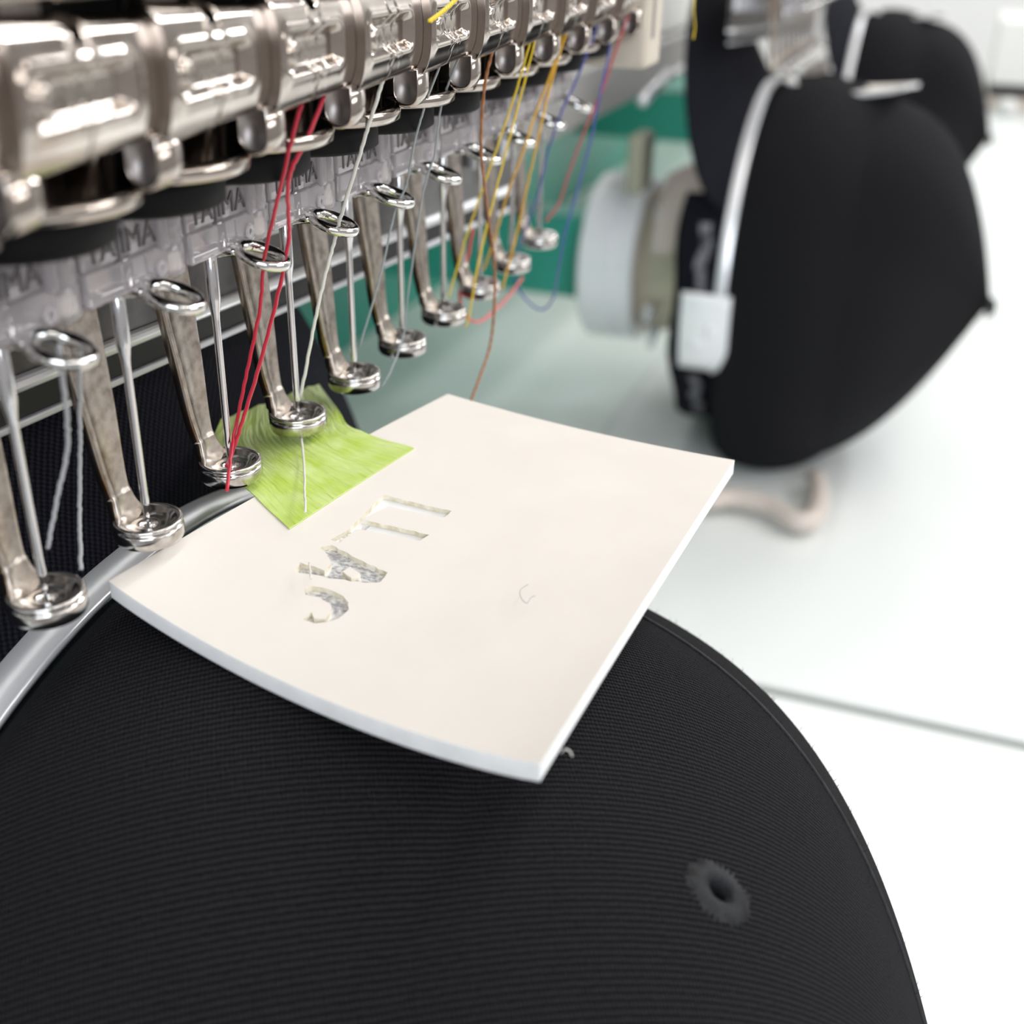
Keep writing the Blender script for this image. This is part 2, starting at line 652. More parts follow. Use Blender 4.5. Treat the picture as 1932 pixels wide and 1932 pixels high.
# sweatband turned out over the cap frame
b = MB()
SB, SU = [], []
for i in range(81):
    ph = 1.02 + (2 * pi - 2.04) * i / 80
    wob = .8 * sin(ph * 9)
    SB.append([Vector((22 + (61.5 + d + .06 * (y - 8) * 1.2) * sin(ph), y + (wob if y > 20 else 0), max(TZ + 1, -71.3 + (61.5 + d) * cos(ph)))) - OFF
               for d, y in ((0, 8.5), (1.2, 12), (1.8, 17), (1.7, 22), (.6, 24.5), (-.3, 22), (-.3, 12))])
    SU.append([(ph * 62, k * 4) for k in range(7)])
b.grid(SB, uvs=SU)
sweat = b.build('sweatband', TWILL, cap)
for p0, p1 in ((4.45, 5.1), (3.65, 4.25)):
    b = MB()
    b.grid([[Vector((22 + rr * sin(p0 + (p1 - p0) * i / 30), y + .7 * sin(i * .7), max(TZ + 1, -71.3 + rr * cos(p0 + (p1 - p0) * i / 30)))) - OFF
             for rr, y in ((64.4, 13.2), (64.7, 15), (64.6, 17))] for i in range(31)])
    b.build('printed_tape', PRINT, sweat)
# soft lint along the right outline
b = MB()
for k in range(1500):
    ph = random.uniform(.15, 1.35)
    T = random.uniform(.02, .93)
    p = crown_pt(ph, T)
    n_ = (p - Vector((CX - 17 * T, p.y + 14, CZ))).normalized()
    d = (n_ + Vector((random.uniform(-1, 1), random.uniform(-1, 1), random.uniform(-1, 1))) * .9).normalized()
    L = random.uniform(.3, .75)
    q = p + d * L
    e = Vector((random.uniform(-1, 1), random.uniform(-1, 1), random.uniform(-1, 1))).normalized() * .022
    m_ = (p + q) / 2 + e * 5
    i0 = len(b.v)
    for w in (p - n_ * .1 - e, p - n_ * .1 + e, m_ + e, q, m_ - e):
        b.vert(w - OFF)
    b.face([i0, i0 + 1, i0 + 2, i0 + 4])
    b.face([i0 + 4, i0 + 2, i0 + 3])
lint = b.build('lint', FUZZ, cap)
lint['kind'] = 'stuff'

cap2 = dup(cap, (CX + HEAD, YB, CZ), 'black cap on the second head in the right background, button pointing right', skip=('lint', 'eyelet', 'seam'))
cap3 = dup(cap, (CX + 2 * HEAD, YB, CZ), 'farthest black cap, blurred behind the second one at upper right', skip=('lint', 'eyelet', 'seam', 'printed_tape'))

# ------------------------------------------------------------------ cap frame strap with buckle
strap = thing('cap_frame_strap', 'shiny steel strap pressing the foreground cap between crown and bill', 'strap', (21.55, 8, -72.15), 'cap frame straps')
b = MB()
prof = [(63.0, -1.9), (63.4, -1.88), (63.65, -1.6), (63.7, 1.6), (63.5, 1.95), (63.0, 2.0)]
b.grid([[(r * sin(ph), y, r * cos(ph)) for r, y in prof] for ph in np.linspace(-2.0, 2.0, 121)], closed_v=True)
b.build('band', STRAP, strap)
b = MB()
pl = [[((65.2 + d) * sin(ph), y, (65.2 + d) * cos(ph)) for d, y in ((0, -4), (.7, -4.3), (.9, -3.6), (.9, 12), (.5, 12.6), (0, 12.2))] for ph in np.linspace(-1.95, -1.52, 10)]
b.grid(pl, closed_v=True)
b.face([k for k in range(6)])
b.face([54 + k for k in range(6)])
bk = b.build('buckle_plate', DRUM, strap)
for dy, dph in ((2, -1.7), (7, -1.8)):
    b = MB()
    b.lathe([(0, 1.6), (1.0, 1.5), (1.3, 1.0), (1.3, 0)], 16, (0, 0, 0), 'X')
    o = b.build('rivet', STRAP, bk)
    o.location = Vector((66 * sin(dph) - .1, dy, 66 * cos(dph))) * S
    o.rotation_euler = (0, dph + pi / 2 + pi, 0)
strap2 = dup(strap, (21.55 + HEAD, 8, -72.15), 'shiny steel strap with square buckle plate on the second cap')
strap3 = dup(strap, (21.55 + 2 * HEAD, 8, -72.15), 'steel strap across the farthest black cap')

# ------------------------------------------------------------------ cap driver behind each cap
drv = thing('cap_driver', 'bright aluminium cap driver drum hidden behind the foreground cap', 'cap driver', (22, 36, -71.3), 'cap drivers behind the caps')
b = MB()
b.lathe([(24, 11), (30, 11), (31, 11.8), (31, 17), (30, 17.6), (30, 19), (31.5, 19.8), (31.5, 31), (30.5, 32), (24, 32)], 72, (0, 0, -6), 'Y', closed=True, smooth=False)
b.build('drum', DRUM, drv)
b = MB()
b.lathe([(20, -12), (25.2, -12), (25.8, -11), (26.5, 11), (20, 11)], 64, (0, 0, -6), 'Y', closed=True)
b.build('inner_ring', BRASS, drv)
for a in (-2.0, -2.5, 1.95, -.75, -.2):
    b = MB()
    b.lathe([(0, 0), (2.3, 0), (2.6, .6), (2.6, 3.2), (1.6, 3.8), (1.3, 8), (0, 8.2)], 18, (0, 0, 0), 'X')
    o = b.build('clamp_knob', STRAP, drv)
    o.location = Vector((27 * sin(a), 4, -6 + 27 * cos(a))) * S
    o.rotation_euler = (0, a - pi / 2, 0)
b = MB()
b.box(-12, 12, 32, 152, -22, 10, 0, 3)
b.build('bed_arm', TEAL, drv)
b = MB()
b.lathe([(0, 13), (24, 13), (24, 17), (0, 17)], 48, (0, 0, -6), 'Y', smooth=False)
b.build('back_plate', GREY, drv)
for pa, pb_, r_ in (((1212, 192), (1262, 138), 1.9), ((1300, 222), (1332, 150), 1.7), ((1285, 128), (1262, 150), 1.2)):
    b = MB()
    o2 = Vector((22 + HEAD, 36, -71.3))
    b.tube([at_y(*pa, 46) - o2, at_y(*pb_, 46) - o2], r_, 14)
    b.build('locating_pin', STRAP, drv)
b = MB()
b.box(-36, -20, 8, 14, 26, 46, 0, 1.5)
b.build('pin_bracket', OLIVE, drv)
b = MB()
b.grid([[(r * sin(a), y, -6 + r * cos(a)) for y, r in ((-14, 52), (-6, 50), (2, 44))] for a in np.linspace(-1.25, -.55, 12)])
b.grid([[(r * sin(a), y, -6 + r * cos(a)) for y, r in ((-14, 51), (-6, 49), (2, 43))] for a in np.linspace(-1.25, -.55, 12)])
b.build('guide_plate', CREAM_DULL, drv)
dup(drv, (22 + HEAD, 36, -71.3), 'bright aluminium cap driver drum left of the second cap')
dup(drv, (22 + 2 * HEAD, 36, -71.3), 'cap driver drum behind the farthest cap')

# ------------------------------------------------------------------ foam sheet
C0, C1, C2, C3 = (at_z(u, v, -3) for u, v in ((205, 1096), (845, 743), (1386, 868), (1020, 1440)))
TH = 1.45


def sheet_pt(u, v, dz=0.0):
    """u along the back edge, v towards the operator"""
    p = C0.lerp(C1, u).lerp(C3.lerp(C2, u), v)
    w_ = max(0.0, 4 * v * (1 - v))
    sag = 2.35 * w_ ** .9 * max(0.0, 1 - u) ** 1.6
    sag += .5 * w_ * u
    hump = -.35 * 4 * u * (1 - u) * (1 - .5 * v)
    return Vector((p.x, p.y, p.z - sag - hump + dz))


def sheet_uv(x, y):
    """invert in plan"""
    u = v = .5
    for _ in range(20):
        p = sheet_pt(u, v)
        a = sheet_pt(u + .001, v) - p
        c = sheet_pt(u, v + .001) - p
        det = (a.x * c.y - a.y * c.x)
        dx, dy = x - p.x, y - p.y
        u += .001 * (dx * c.y - dy * c.x) / det
        v += .001 * (a.x * dy - a.y * dx) / det
    return u, v


def pix_uv(px, py):
    z = -4.0
    for _ in range(8):
        q = at_z(px, py, z)
        u, v = sheet_uv(q.x, q.y)
        z = sheet_pt(min(max(u, 0), 1), min(max(v, 0), 1)).z
    return u, v


def zc(pts):
    return [pix_uv(350 + .3106 * a, 800 + .3106 * b_) for a, b_ in pts]


hook = zc([(725, 1003), (765, 985), (860, 1005), (960, 1040), (988, 1080), (988, 1130), (930, 1180), (860, 1203), (790, 1211), (712, 1192),
           (768, 1142), (790, 1176), (845, 1182), (885, 1135), (872, 1088), (820, 1060), (725, 1042)])
vee = zc([(820, 752), (884, 732), (1225, 903), (1180, 966), (1050, 958), (920, 942), (665, 892), (700, 842), (770, 862), (850, 888), (884, 846), (868, 800)])
vee_in = zc([(950, 895), (1000, 868), (1062, 906), (1010, 932)])
pi_ = zc([(1205, 430), (1618, 527), (1572, 568), (1232, 502), (1150, 545), (1065, 578), (1270, 622), (1482, 672), (1420, 711), (1230, 672), (1040, 637),
          (930, 723), (883, 704), (990, 640)])


def rough(poly, amp=.0022, step=.012):
    out = []
    for k in range(len(poly)):
        a, c = Vector(poly[k]), Vector(poly[(k + 1) % len(poly)])
        n_ = max(1, int((c - a).length / step))
        for j in range(n_):
            q = a.lerp(c, j / n_)
            out.append((q.x + random.uniform(-amp, amp), q.y + random.uniform(-amp, amp)))
    return out


polys = [rough(hook), rough(vee), rough(vee_in, .001), rough(pi_, .0012)]


def inside(pt, poly):
    x, y = pt
    c = False
    for k in range(len(poly)):
        (x1, y1), (x2, y2) = poly[k - 1], poly[k]
        if (y1 > y) != (y2 > y) and x < (x2 - x1) * (y - y1) / (y2 - y1) + x1:
            c = not c
    return c


def in_cut(pt):
    if inside(pt, polys[0]):
        return 1
    if inside(pt, polys[1]) and not inside(pt, polys[2]):
        return 2
    if inside(pt, polys[3]):
        return 3
    return 0


vin, ein = [], []
NU, NV = 34, 30
for i in range(NU + 1):
    for j in range(NV + 1):
        vin.append(Vector((i / NU, j / NV)))
for pl_ in polys:
    b0 = len(vin)
    vin += [Vector(q) for q in pl_]
    ein += [(b0 + k, b0 + (k + 1) % len(pl_)) for k in range(len(pl_))]
vo, eo, fo, *_ = delaunay_2d_cdt(vin, ein, [], 0, 1e-7)
foam = thing('foam_sheet', 'white craft foam sheet with punched letters lying on the foreground cap', 'foam sheet', C0)
body, silv = MB(), MB()
for q in vo:
    body.vert(sheet_pt(q.x, q.y) - C0)
cutf = [in_cut(((vo[f[0]].x + vo[f[1]].x + vo[f[2]].x) / 3, (vo[f[0]].y + vo[f[1]].y + vo[f[2]].y) / 3)) for f in fo]
edge_use = {}
for f, c in zip(fo, cutf):
    if not c:
        body.face(f, 0)
        for k in range(3):
            e = tuple(sorted((f[k], f[(k + 1) % 3])))
            edge_use[e] = edge_use.get(e, 0) + 1
DEPTH = .42
for f, c in zip(fo, cutf):
    if c:
        idx = [silv.vert(sheet_pt(vo[k].x, vo[k].y, -DEPTH) - C0) for k in f]
        silv.face(idx, 0 if (c < 3 or (vo[f[0]].x < .395)) else 1)
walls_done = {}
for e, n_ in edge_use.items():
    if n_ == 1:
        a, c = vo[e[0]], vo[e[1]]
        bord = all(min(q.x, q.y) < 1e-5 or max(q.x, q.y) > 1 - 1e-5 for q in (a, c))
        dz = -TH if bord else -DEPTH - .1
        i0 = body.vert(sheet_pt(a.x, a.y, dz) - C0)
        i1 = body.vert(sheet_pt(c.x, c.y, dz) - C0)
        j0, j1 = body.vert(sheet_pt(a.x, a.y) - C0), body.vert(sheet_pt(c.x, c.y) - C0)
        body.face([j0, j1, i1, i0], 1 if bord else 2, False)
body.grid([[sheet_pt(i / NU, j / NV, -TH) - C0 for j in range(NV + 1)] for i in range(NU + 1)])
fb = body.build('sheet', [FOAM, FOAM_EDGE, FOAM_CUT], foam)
silv.build('stitched_letters', [SILVER, FOAM_EDGE], foam)
# plain sheets on the other caps
for k, lab in ((1, 'white foam sheet seen edge-on over the second cap'), (2, 'white foam sheet above the farthest cap at the top edge')):
    b = MB()
    def flat(i, j, d=0):
        return sheet_pt(i / 16, j / 16, d) - C0 + Vector((0, -2.0 * j / 16, 3.2 * j / 16 - .5 - 4.5 * i / 16 + 2.4 * max(0, 1 - j / 7) ** 2))

    b.grid([[flat(i, j) for j in range(17)] for i in range(17)])
    b.grid([[flat(i, j, -TH) for j in range(17)] for i in range(17)])
    ring_ = [(i, 0) for i in range(17)] + [(16, j) for j in range(1, 17)] + [(i, 16) for i in range(15, -1, -1)] + [(0, j) for j in range(15, -1, -1)]
    b.grid([[flat(i, j), flat(i, j, -TH)] for i, j in ring_], mi=1, smooth=False)
    o = b.build('foam_sheet', [FOAM, FOAM_EDGE], None, loc=C0 + Vector((HEAD * k, 1.5, -4.5)))
    tag(o, lab, 'foam sheet')

# ------------------------------------------------------------------ green tape
ta, tb = [at_z(u, v, -2.55) for u, v in ((545, 981), (781, 838))]           # front edge on the foam
tc, td = at_z(417, 792, -4.0), at_z(602, 724, -4.0)                            # far edge on the bill
tm0, tm1 = at_z(470, 925, -2.5), at_z(668, 808, -2.5)
rows = []
NTp = 40
for i in range(NTp + 1):
    s_ = i / NTp
    edgeA = spline([ta, tm0, at_z(395, 865, -3.0), tc], 30)
    edgeB = spline([tb, tm1, at_z(640, 775, -3.0), td], 30)
    rows.append([edgeA[j].lerp(edgeB[j], s_) for j in range(30)])
for i, row in enumerate(rows):
    for j, q in enumerate(row):
        u, v = sheet_uv(q.x, q.y)
        if -.05 < u < 1.05 and v > -.02:
            zz = sheet_pt(min(max(u, 0), 1), min(max(v, 0), 1)).z + .12
        else:
            zz = q.z
        fall = .18 * sin(i * .9 + 1.3 * sin(j * .5)) * (j / 29) + .05 * sin(i * 1.9 + j)
        row[j] = Vector((q.x, q.y, zz + max(-.05, fall * .6) + .03))
T0 = rows[0][0].copy()
b = MB()
uvs = [[(i * .55, j * .8) for j in range(30)] for i in range(NTp + 1)]
b.grid([[q - T0 for q in row] for row in rows], uvs=uvs)
b.grid([[q - T0 - Vector((0, 0, .09)) for q in row] for row in rows], uvs=uvs)
ring_ = [(i, 0) for i in range(NTp + 1)] + [(NTp, j) for j in range(1, 30)] + [(i, 29) for i in range(NTp - 1, -1, -1)] + [(0, j) for j in range(28, -1, -1)]
b.grid([[rows[i][j] - T0, rows[i][j] - T0 - Vector((0, 0, .09))] for i, j in ring_], uvs=[[(0, 0), (0, .1)]] * len(ring_))
tag(b.build('masking_tape', TAPE, loc=T0), 'lime green crepe tape holding the foam sheet to the cap', 'tape')

# ------------------------------------------------------------------ needle unit (one per needle)
unit = thing('needle_unit', '', 'needle unit', (0, 0, 0), 'needle units of the near head')
# presser foot: shank part and disc sub-part
b = MB()
cl = [(1.2, -.55, 4.2), (1.4, -.1, 3.7), (1.6, .45, 2.95), (1.8, 1.1, 2.45), (1.95, 1.7, 2.25), (2.12, 2.0, 2.25), (2.24, 2.5, 2.3), (2.5, 4.2, 2.7), (2.85, 8.3, 3.4), (3.3, 12.5, 4.0), (3.75, 17, 4.4), (4.1, 21, 4.4), (4.6, 29, 4.4)]
fine = spline([(w, y, z) for y, z, w in cl], 46)
P = []
for k, q in enumerate(fine):
    w, y, z = q
    a = fine[max(k - 1, 0)]
    c = fine[min(k + 1, 45)]
    t = Vector((0, c.y - a.y, c.z - a.z)).normalized()
    n_ = Vector((0, -t.z, t.y))            # towards the operator
    if n_.y > 0 and t.z > .3:
        n_ = -n_
    th = .95 if k > 8 else .75
    h = w / 2
    sec = [(-h, -th), (-h, -.12), (-h + .12, 0), (-h + .38, 0), (-h + .55, -.16), (h - .55, -.16), (h - .38, 0), (h - .12, 0), (h, -.12), (h, -th)]
    P.append([Vector((sx, y, z)) + n_ * d for sx, d in sec])
b.grid(P, closed_v=True)
nsec = 10
for k in range(len(b.f)):
    j = k % nsec
    if j in (0, 8, 9):
        b.mi[k] = 1 if j in (0,) else 0
b.face([k for k in range(nsec)])
b.face([45 * nsec + k for k in range(nsec)])
foot = b.build('presser_foot', [SHANK, FOOT_SIDE], unit)
b = MB()
b.lathe([(.5, -1.75), (2.35, -1.75), (2.62, -1.62), (2.76, -1.3), (2.76, -.6), (2.7, -.46), (2.52, -.4), (2.5, -.3), (2.72, -.24), (2.76, -.08), (2.66, .08), (2.42, .1),
         (2.2, -.02), (1.95, -.3), (1.6, -.5), (1.25, -.56), (1.05, -.5), (.85, -.5), (.68, -.6), (.55, -.8), (.5, -1.75)], 48)
b.build('foot_disc', FOOT, foot)
# needle
b = MB()
b.lathe([(0, 24), (.56, 24), (.56, 14.6), (.52, 14.2), (.36, 13.2), (.33, 12.6), (.31, 2.2), (.34, 1.6), (.30, .9), (.2, .1), (.1, -.5), (.02, -1.0), (0, -1.02)], 18)
b.build('needle', STEEL, unit)
# clear clamp with embossed lettering
b = MB()
b.box(-6.0, 3.2, -2.5, 1.4, 18.9, 21.4, 0, .28)
b.box(-5.9, 2.6, -2.2, 1.2, 21.2, 23.9, 0, .3)
b.box(2.2, 3.4, -2.75, 1.0, 21.0, 24.2, 0, .35)
b.lathe([(.42, 0), (.62, -.05), (.66, -.2), (.42, -.3), (.3, -.25)], 18, (2.05, -2.52, 19.85), 'Y')
clamp = b.build('needle_clamp', CLEAR, unit)
b = MB()
b.lathe([(0, 18.5), (1.25, 18.5), (1.55, 18.8), (1.55, 20.9), (1.4, 21.05), (1.55, 21.2), (1.55, 24.2), (1.3, 24.5), (0, 24.5)], 24, (4.75, -.9, 0))
b.build('clear_sleeve', CLEAR, clamp)
b = MB()
b.box(4.0, 5.5, -1.6, -.3, 18.95, 20.3, 0, .3)  # solid cream block painted as the bright reflection inside the sleeve
b.build('painted_reflection', CREAM, clamp)
cu = bpy.data.curves.new('lettering', 'FONT')
cu.body = 'TAJIMA'
cu.size = 2.35 * S
cu.extrude = .07 * S
cu.align_x = 'LEFT'
tmp = bpy.data.objects.new('lettering_source', cu)
COL.objects.link(tmp)
dg = bpy.context.evaluated_depsgraph_get()
lm = bpy.data.meshes.new_from_object(tmp.evaluated_get(dg))
bpy.data.objects.remove(tmp)
xs = [v.co.x for v in lm.vertices]
k_ = 7.6 * S / (max(xs) - min(xs))
for v in lm.vertices:
    v.co = Vector(((v.co.x - min(xs)) * k_ - 5.3 * S, -2.24 * S - v.co.z, v.co.y + 21.75 * S))
lm.materials.clear()
lm.materials.append(LETTER)
lt = bpy.data.objects.new('lettering', lm)
COL.objects.link(lt)
lt.parent = clamp
# wire thread ring under the clamp
b = MB()
rp = []
for k in range(30):
    a = radians(110) + radians(325) * k / 29
    rp.append((-.1 + 1.7 * cos(a), -5.0 + 1.8 * sin(a), 18.45 + .25 * (k / 29) - .15 * cos(a) + .55 * sin(a)))
rp.append((.4, -1.5, 19.0))
b.tube(spline([(-.8, -1.2, 18.7)] + rp, 50), .46, 10)
b.build('thread_ring', RING, unit)
# rubber cushion and chrome cup of the needle bar
b = MB()
b.lathe([(0, 25.0), (5.1, 25.0), (5.5, 25.3), (5.5, 27.0), (5.2, 27.3), (0, 27.3)], 36, (0, -3.4, 0))
b.build('rubber_cushion', RUBBER, unit)
b = MB()
b.lathe([(0, 27.35), (5.6, 27.35), (6.0, 27.6), (6.05, 28.3), (5.7, 28.6), (5.2, 28.5), (4.6, 28.5), (4.6, 31), (0, 31)], 40, (0, -5.0, 0))
cup = b.build('bar_cup', [CHROME], unit)

NAMES = {-1: 'needle unit cut off by the left edge of the photo', 0: 'nearest complete needle unit, its foot above the strap at far left',
         1: 'second needle unit from the left, over the dark cap bill without thread', 2: 'needle unit with the crimson thread pair running to its foot',
         3: 'needle unit with white thread, its foot over the green tape', 4: 'needle unit with one fine grey thread, right of the green tape',
         5: 'needle unit with grey thread trailing beyond its foot', 6: 'needle unit with yellow threads running to its foot',
         7: 'needle unit behind the hanging brown thread', 8: 'needle unit with gold threads, second from the far end', 9: 'needle unit at the far end of the row by the blue loop'}
unit.location = Vector((0, 0, 0))
unit['label'] = NAMES[0]
LIFT = {9: .9, 8: .3, -1: 0}
for i in list(range(-1, 0)) + list(range(1, 10)):
    dup(unit, (12.0 * i, 0, LIFT.get(i, 0)), NAMES[i])
for i in range(-2, 8):
    dup(unit, (HEAD + 12.0 * i, 0, 0), 'blurred needle unit of the second head, %s from its left end' % ('first second third fourth fifth sixth seventh eighth ninth tenth'.split()[i + 2]), 'needle units of the second head')

# ------------------------------------------------------------------ steel cover plates with thread holes
cover = thing('needle_bar_cover', 'row of polished steel cover plates along the near head at upper left', 'machine cover', (0, 0, 0))
key = [(-8.6, 38.3), (-10.6, 38.25), (-11.9, 38.1), (-12.6, 37.65), (-12.9, 37.0), (-13.05, 36.2), (-13.15, 35.0), (-13.1, 33.6), (-12.95, 32.6), (-12.6, 31.75), (-11.9, 31.2), (-10.4, 31.0)]
prof = spline([(0, y, z) for y, z in key], 60)
slen = [0.0]
for k in range(1, 60):
    slen.append(slen[-1] + (prof[k] - prof[k - 1]).length)
stot = slen[-1]


def prof_at(s_):
    s_ = min(max(s_, 0), stot)
    k = min(max(np.searchsorted(slen, s_) - 1, 0), 58)
    f = (s_ - slen[k]) / (slen[k + 1] - slen[k])
    return prof[k].lerp(prof[k + 1], f)


def s_of_z(z):
    for k in range(25, 59):
        if prof[k].z >= z >= prof[k + 1].z:
            return slen[k]
    return stot / 2


sA, sB = s_of_z(36.15), s_of_z(33.35)
sA = [slen[k] for k in range(59) if prof[k].z <= 36.25 and k > 10][0]
sB = [slen[k] for k in range(59) if prof[k].z <= 33.4][0]
NXp, NSp = 72, 64
P, n0 = [], []
for i in range(NXp + 1):
    xr = -10 + 11.95 * i / NXp
    row = []
    d_top, d_bot = abs(xr + 4.4), abs(xr + 3.7)
    s_lo = 2.1
    if d_top < 1.0:
        s_lo = 2.1 + 2.7 * (1 - d_top ** 4)
    s_hi = stot - .5 if xr < -2.95 else stot - 1.1
    if d_bot < .75:
        s_hi = stot - 1.1 - 1.0 * sqrt(1 - (d_bot / .75) ** 2)
    dr = min(1.95 - xr, xr + 10)
    if dr < 1.6:
        rr_ = 1.6 - sqrt(max(0, 1.6 ** 2 - (1.6 - dr) ** 2))
        s_lo += rr_
        s_hi -= rr_
    for j in range(NSp + 1):
        s_ = s_lo + (s_hi - s_lo) * j / NSp
        q = prof_at(s_)
        t = (prof_at(s_ + .05) - prof_at(s_ - .05)).normalized()
        n_ = Vector((0, t.z, -t.y))
        if n_.y > 0:
            n_ = -n_
        # rounded recess with a raised bead
        cx_, cs_ = -4.85, (sA + sB) / 2
        hx, hs, rad = 4.45, (sB - sA) / 2, .75
        ax, as_ = abs(xr - cx_) - hx + rad, abs(s_ - cs_) - hs + rad
        sd = sqrt(max(ax, 0) ** 2 + max(as_, 0) ** 2) + min(max(ax, as_), 0) - rad
        # nub at the left end of the recess
        nub = sqrt((xr + 8.0) ** 2 + ((s_ - cs_) * 1.1) ** 2) - .6
        sd = max(sd, -nub)
        e = .2 * math.exp(-(sd / .4) ** 2) - .55 * float(smoothstep((-sd + .1) / .9))
        taper = .75 * (1 - i / NXp) - .3
        row.append(Vector((xr, q.y, q.z)) + n_ * (e + taper))
    P.append(row)
b = MB()
b.grid(P)
back = [[Vector((q.x, min(q.y + 1.0, -8.0), min(max(q.z, 31.6), 37.4))) for q in row] for row in P]
b.grid(back)
b.grid([[P[0][j], back[0][j]] for j in range(NSp + 1)])
b.grid([[P[-1][j], back[-1][j]] for j in range(NSp + 1)])
b.grid([[P[i][0], back[i][0]] for i in range(NXp + 1)])
b.grid([[P[i][-1], back[i][-1]] for i in range(NXp + 1)])
plate_me = b.mesh('cover_plate', [CHROME])
# hook under each plate
b = MB()
hp = []
for k in range(15):
    a = pi * k / 14
    hp.append((-11.0 - 1.2 * cos(a), 29.7 - 1.25 * sin(a)))
outline = [(-12.2, 31.6)] + hp + [(-9.8, 31.6)]
N_ = len(outline)
cy, cz_ = -11.0, 30.2


def ins(o_, f):
    return (cy + (o_[0] - cy) * f, cz_ + (o_[1] - cz_) * f)


sections = [(1.35, .80), (1.0, .82), (.9, .9), (1.0, 1.0), (3.0, 1.0), (3.45, .9), (3.55, .7)]
b.grid([[(x, *ins(o_, f)) for o_ in outline] for x, f in sections], closed_v=True)
b.face([k for k in range(N_)], 1)
b.face([6 * N_ + k for k in range(N_)], 1)
for k in range(N_):
    b.mi[k] = 1
hook_me = b.mesh('guide_hook', [CHROME, CHROME_DARK])
for i in range(-2, 10):
    o = bpy.data.objects.new('cover_plate', plate_me)
    COL.objects.link(o)
    o.parent = cover
    o.location = Vector((12.0 * i, 0, 0)) * S
    h = bpy.data.objects.new('guide_hook', hook_me)
    COL.objects.link(h)
    h.parent = o
    h.location = Vector((.6, -.35, 0)) * S
# head casing and upper rail
case = thing('head_casing', 'black head casing with a steel upper rail behind the cover plates', 'machine head', (0, 0, 0), 'embroidery heads')
b = MB()
b.box(-40, 112, -8.2, 9, 31.05, 60, 0, .5)
b.build('casing', BLACK, case)
b = MB()
b.box(-40, 112, -12.6, -8.3, 38.95, 50, 0, .5)
b.build('upper_rail', CHROME, case)
b = MB()
for k in range(-3, 10):
    b.box(12 * k - 6.4, 12 * k - 3.2, -10.0, -8.2, 36.5, 38.95, 0, .2)
b.build('bar_post', CHROME_DARK, case)
b = MB()
b.box(112, 120, -13.5, 6, 24.0, 60, 0, .9)
eb = b.build('end_block', BEIGE, case)
b = MB()
b.box(113.6, 114.6, -13.75, -13.4, 28, 34.5, 0, .12)
b.build('slot', CHROME_DARK, eb)
case2 = dup(case, (HEAD, 0, 0), 'black head casing over the second cap at the top edge')
cov2 = cover.copy()
COL.objects.link(cov2)
cov2.location = Vector((HEAD, 0, 0)) * S
cov2['label'] = 'row of polished steel cover plates on the second head at the top edge'
for ch in list(cover.children):
    c = ch.copy()
    COL.objects.link(c)
    c.parent = cov2

# ------------------------------------------------------------------ lower bar behind the presser feet
bar = thing('lower_arm_bar', 'dark steel bar with a bright lip behind the near presser feet', 'machine bar', (0, 0, 0), 'bars behind the presser feet')


def sheared_box(b, x0, x1, y0, y1, z0, z1, mi=0, bev=.2):
    n0 = len(b.v)
    b.box(x0, x1, y0, y1, z0, z1, mi, bev)
    for k in range(n0, len(b.v)):
        x, y, z = b.v[k]
        b.v[k] = (x, y, z - .057 * (x - 11))


b = MB()
sheared_box(b, -46, 131, 12.2, 13.6, 9.6, 26, 0, .2)
bar_body = b.build('bar_plate', BAR, bar)
b = MB()
sheared_box(b, -46, 131, 11.4, 13.8, 8.4, 9.7, 0, .55)
b.build('lip', STRAP, bar)
b = MB()
sheared_box(b, -46, 131, 12.4, 13.0, 6.0, 8.4, 0, .05)
b.build('slot_backing', BLACK, bar)
b = MB()
sheared_box(b, -46, 131, 12.0, 13.2, 5.3, 6.0, 0, .2)
b.build('lower_strip', BAR_LIGHT, bar)
for k in range(-4, 11):
    b = MB()
    sheared_box(b, 12 * k + 1.5, 12 * k + 8.2, 10.9, 12.2, 14.6, 24, 0, .3)
    b.build('bracket', BAR_LIGHT, bar)
dup(bar, (HEAD, 0, 0), 'blurred silver bar of the second head at the top, before the bill')

# ------------------------------------------------------------------ threads
def thread(name, pts, r, m, label, n=70, twist=0.0, group=None):
    P0 = []
    for q in pts:
        P0.append(q.copy() if isinstance(q, Vector) else at_y(*q))
    c = spline(P0, n)
    o0 = c[0].copy()
    b = MB()
    if twist:
        for ph in (0, pi):
            path = []
            for k, q in enumerate(c):
                a = k * 2 * pi / 7 + ph
                path.append(q - o0 + Vector((cos(a), sin(a) * .5, sin(a) * .3)) * twist)
            b.tube(path, r, 6)
    else:
        b.tube([q - o0 + Vector((random.uniform(-1, 1), random.uniform(-1, 1), 0)) * r * .25 for q in c], r, 6)
    o = b.build(name, m, loc=o0)
    return tag(o, label, 'thread', group)


thread('thread', [(574, 176, -11.4), (553, 255, -10.5), (528, 360, -8.2), (500, 480, -5.0), (489, 590, -3.4), (460, 730, -1.6), (440, 830, -.6), (428, 926, -2.9)], .17, T_RED,
       'left strand of the crimson thread pair from cover plate to foot')
thread('thread', [(612, 180, -11.2), (575, 270, -10.3), (545, 335, -9), (545, 430, -7), (541, 480, -6.2), (505, 635, -3.6), (462, 780, -1.6), (436, 860, -.4), (427, 880, -.8)], .17, T_RED,
       'right strand of the crimson thread pair, bowed near the ring')
thread('thread', [(724, 146, -11.9), (690, 255, -9.8), (642, 415, -5.6), (604, 560, -3.2), (567, 750, -.35)], .17, T_WHITE, 'taut white thread running down to the foot over the green tape')
thread('thread', [at_z(566, 800, -1.7), at_z(573, 870, -2.0), at_z(576, 966, -2.1)], .11, T_WHITE, 'white thread tail lying across the green tape', 30)
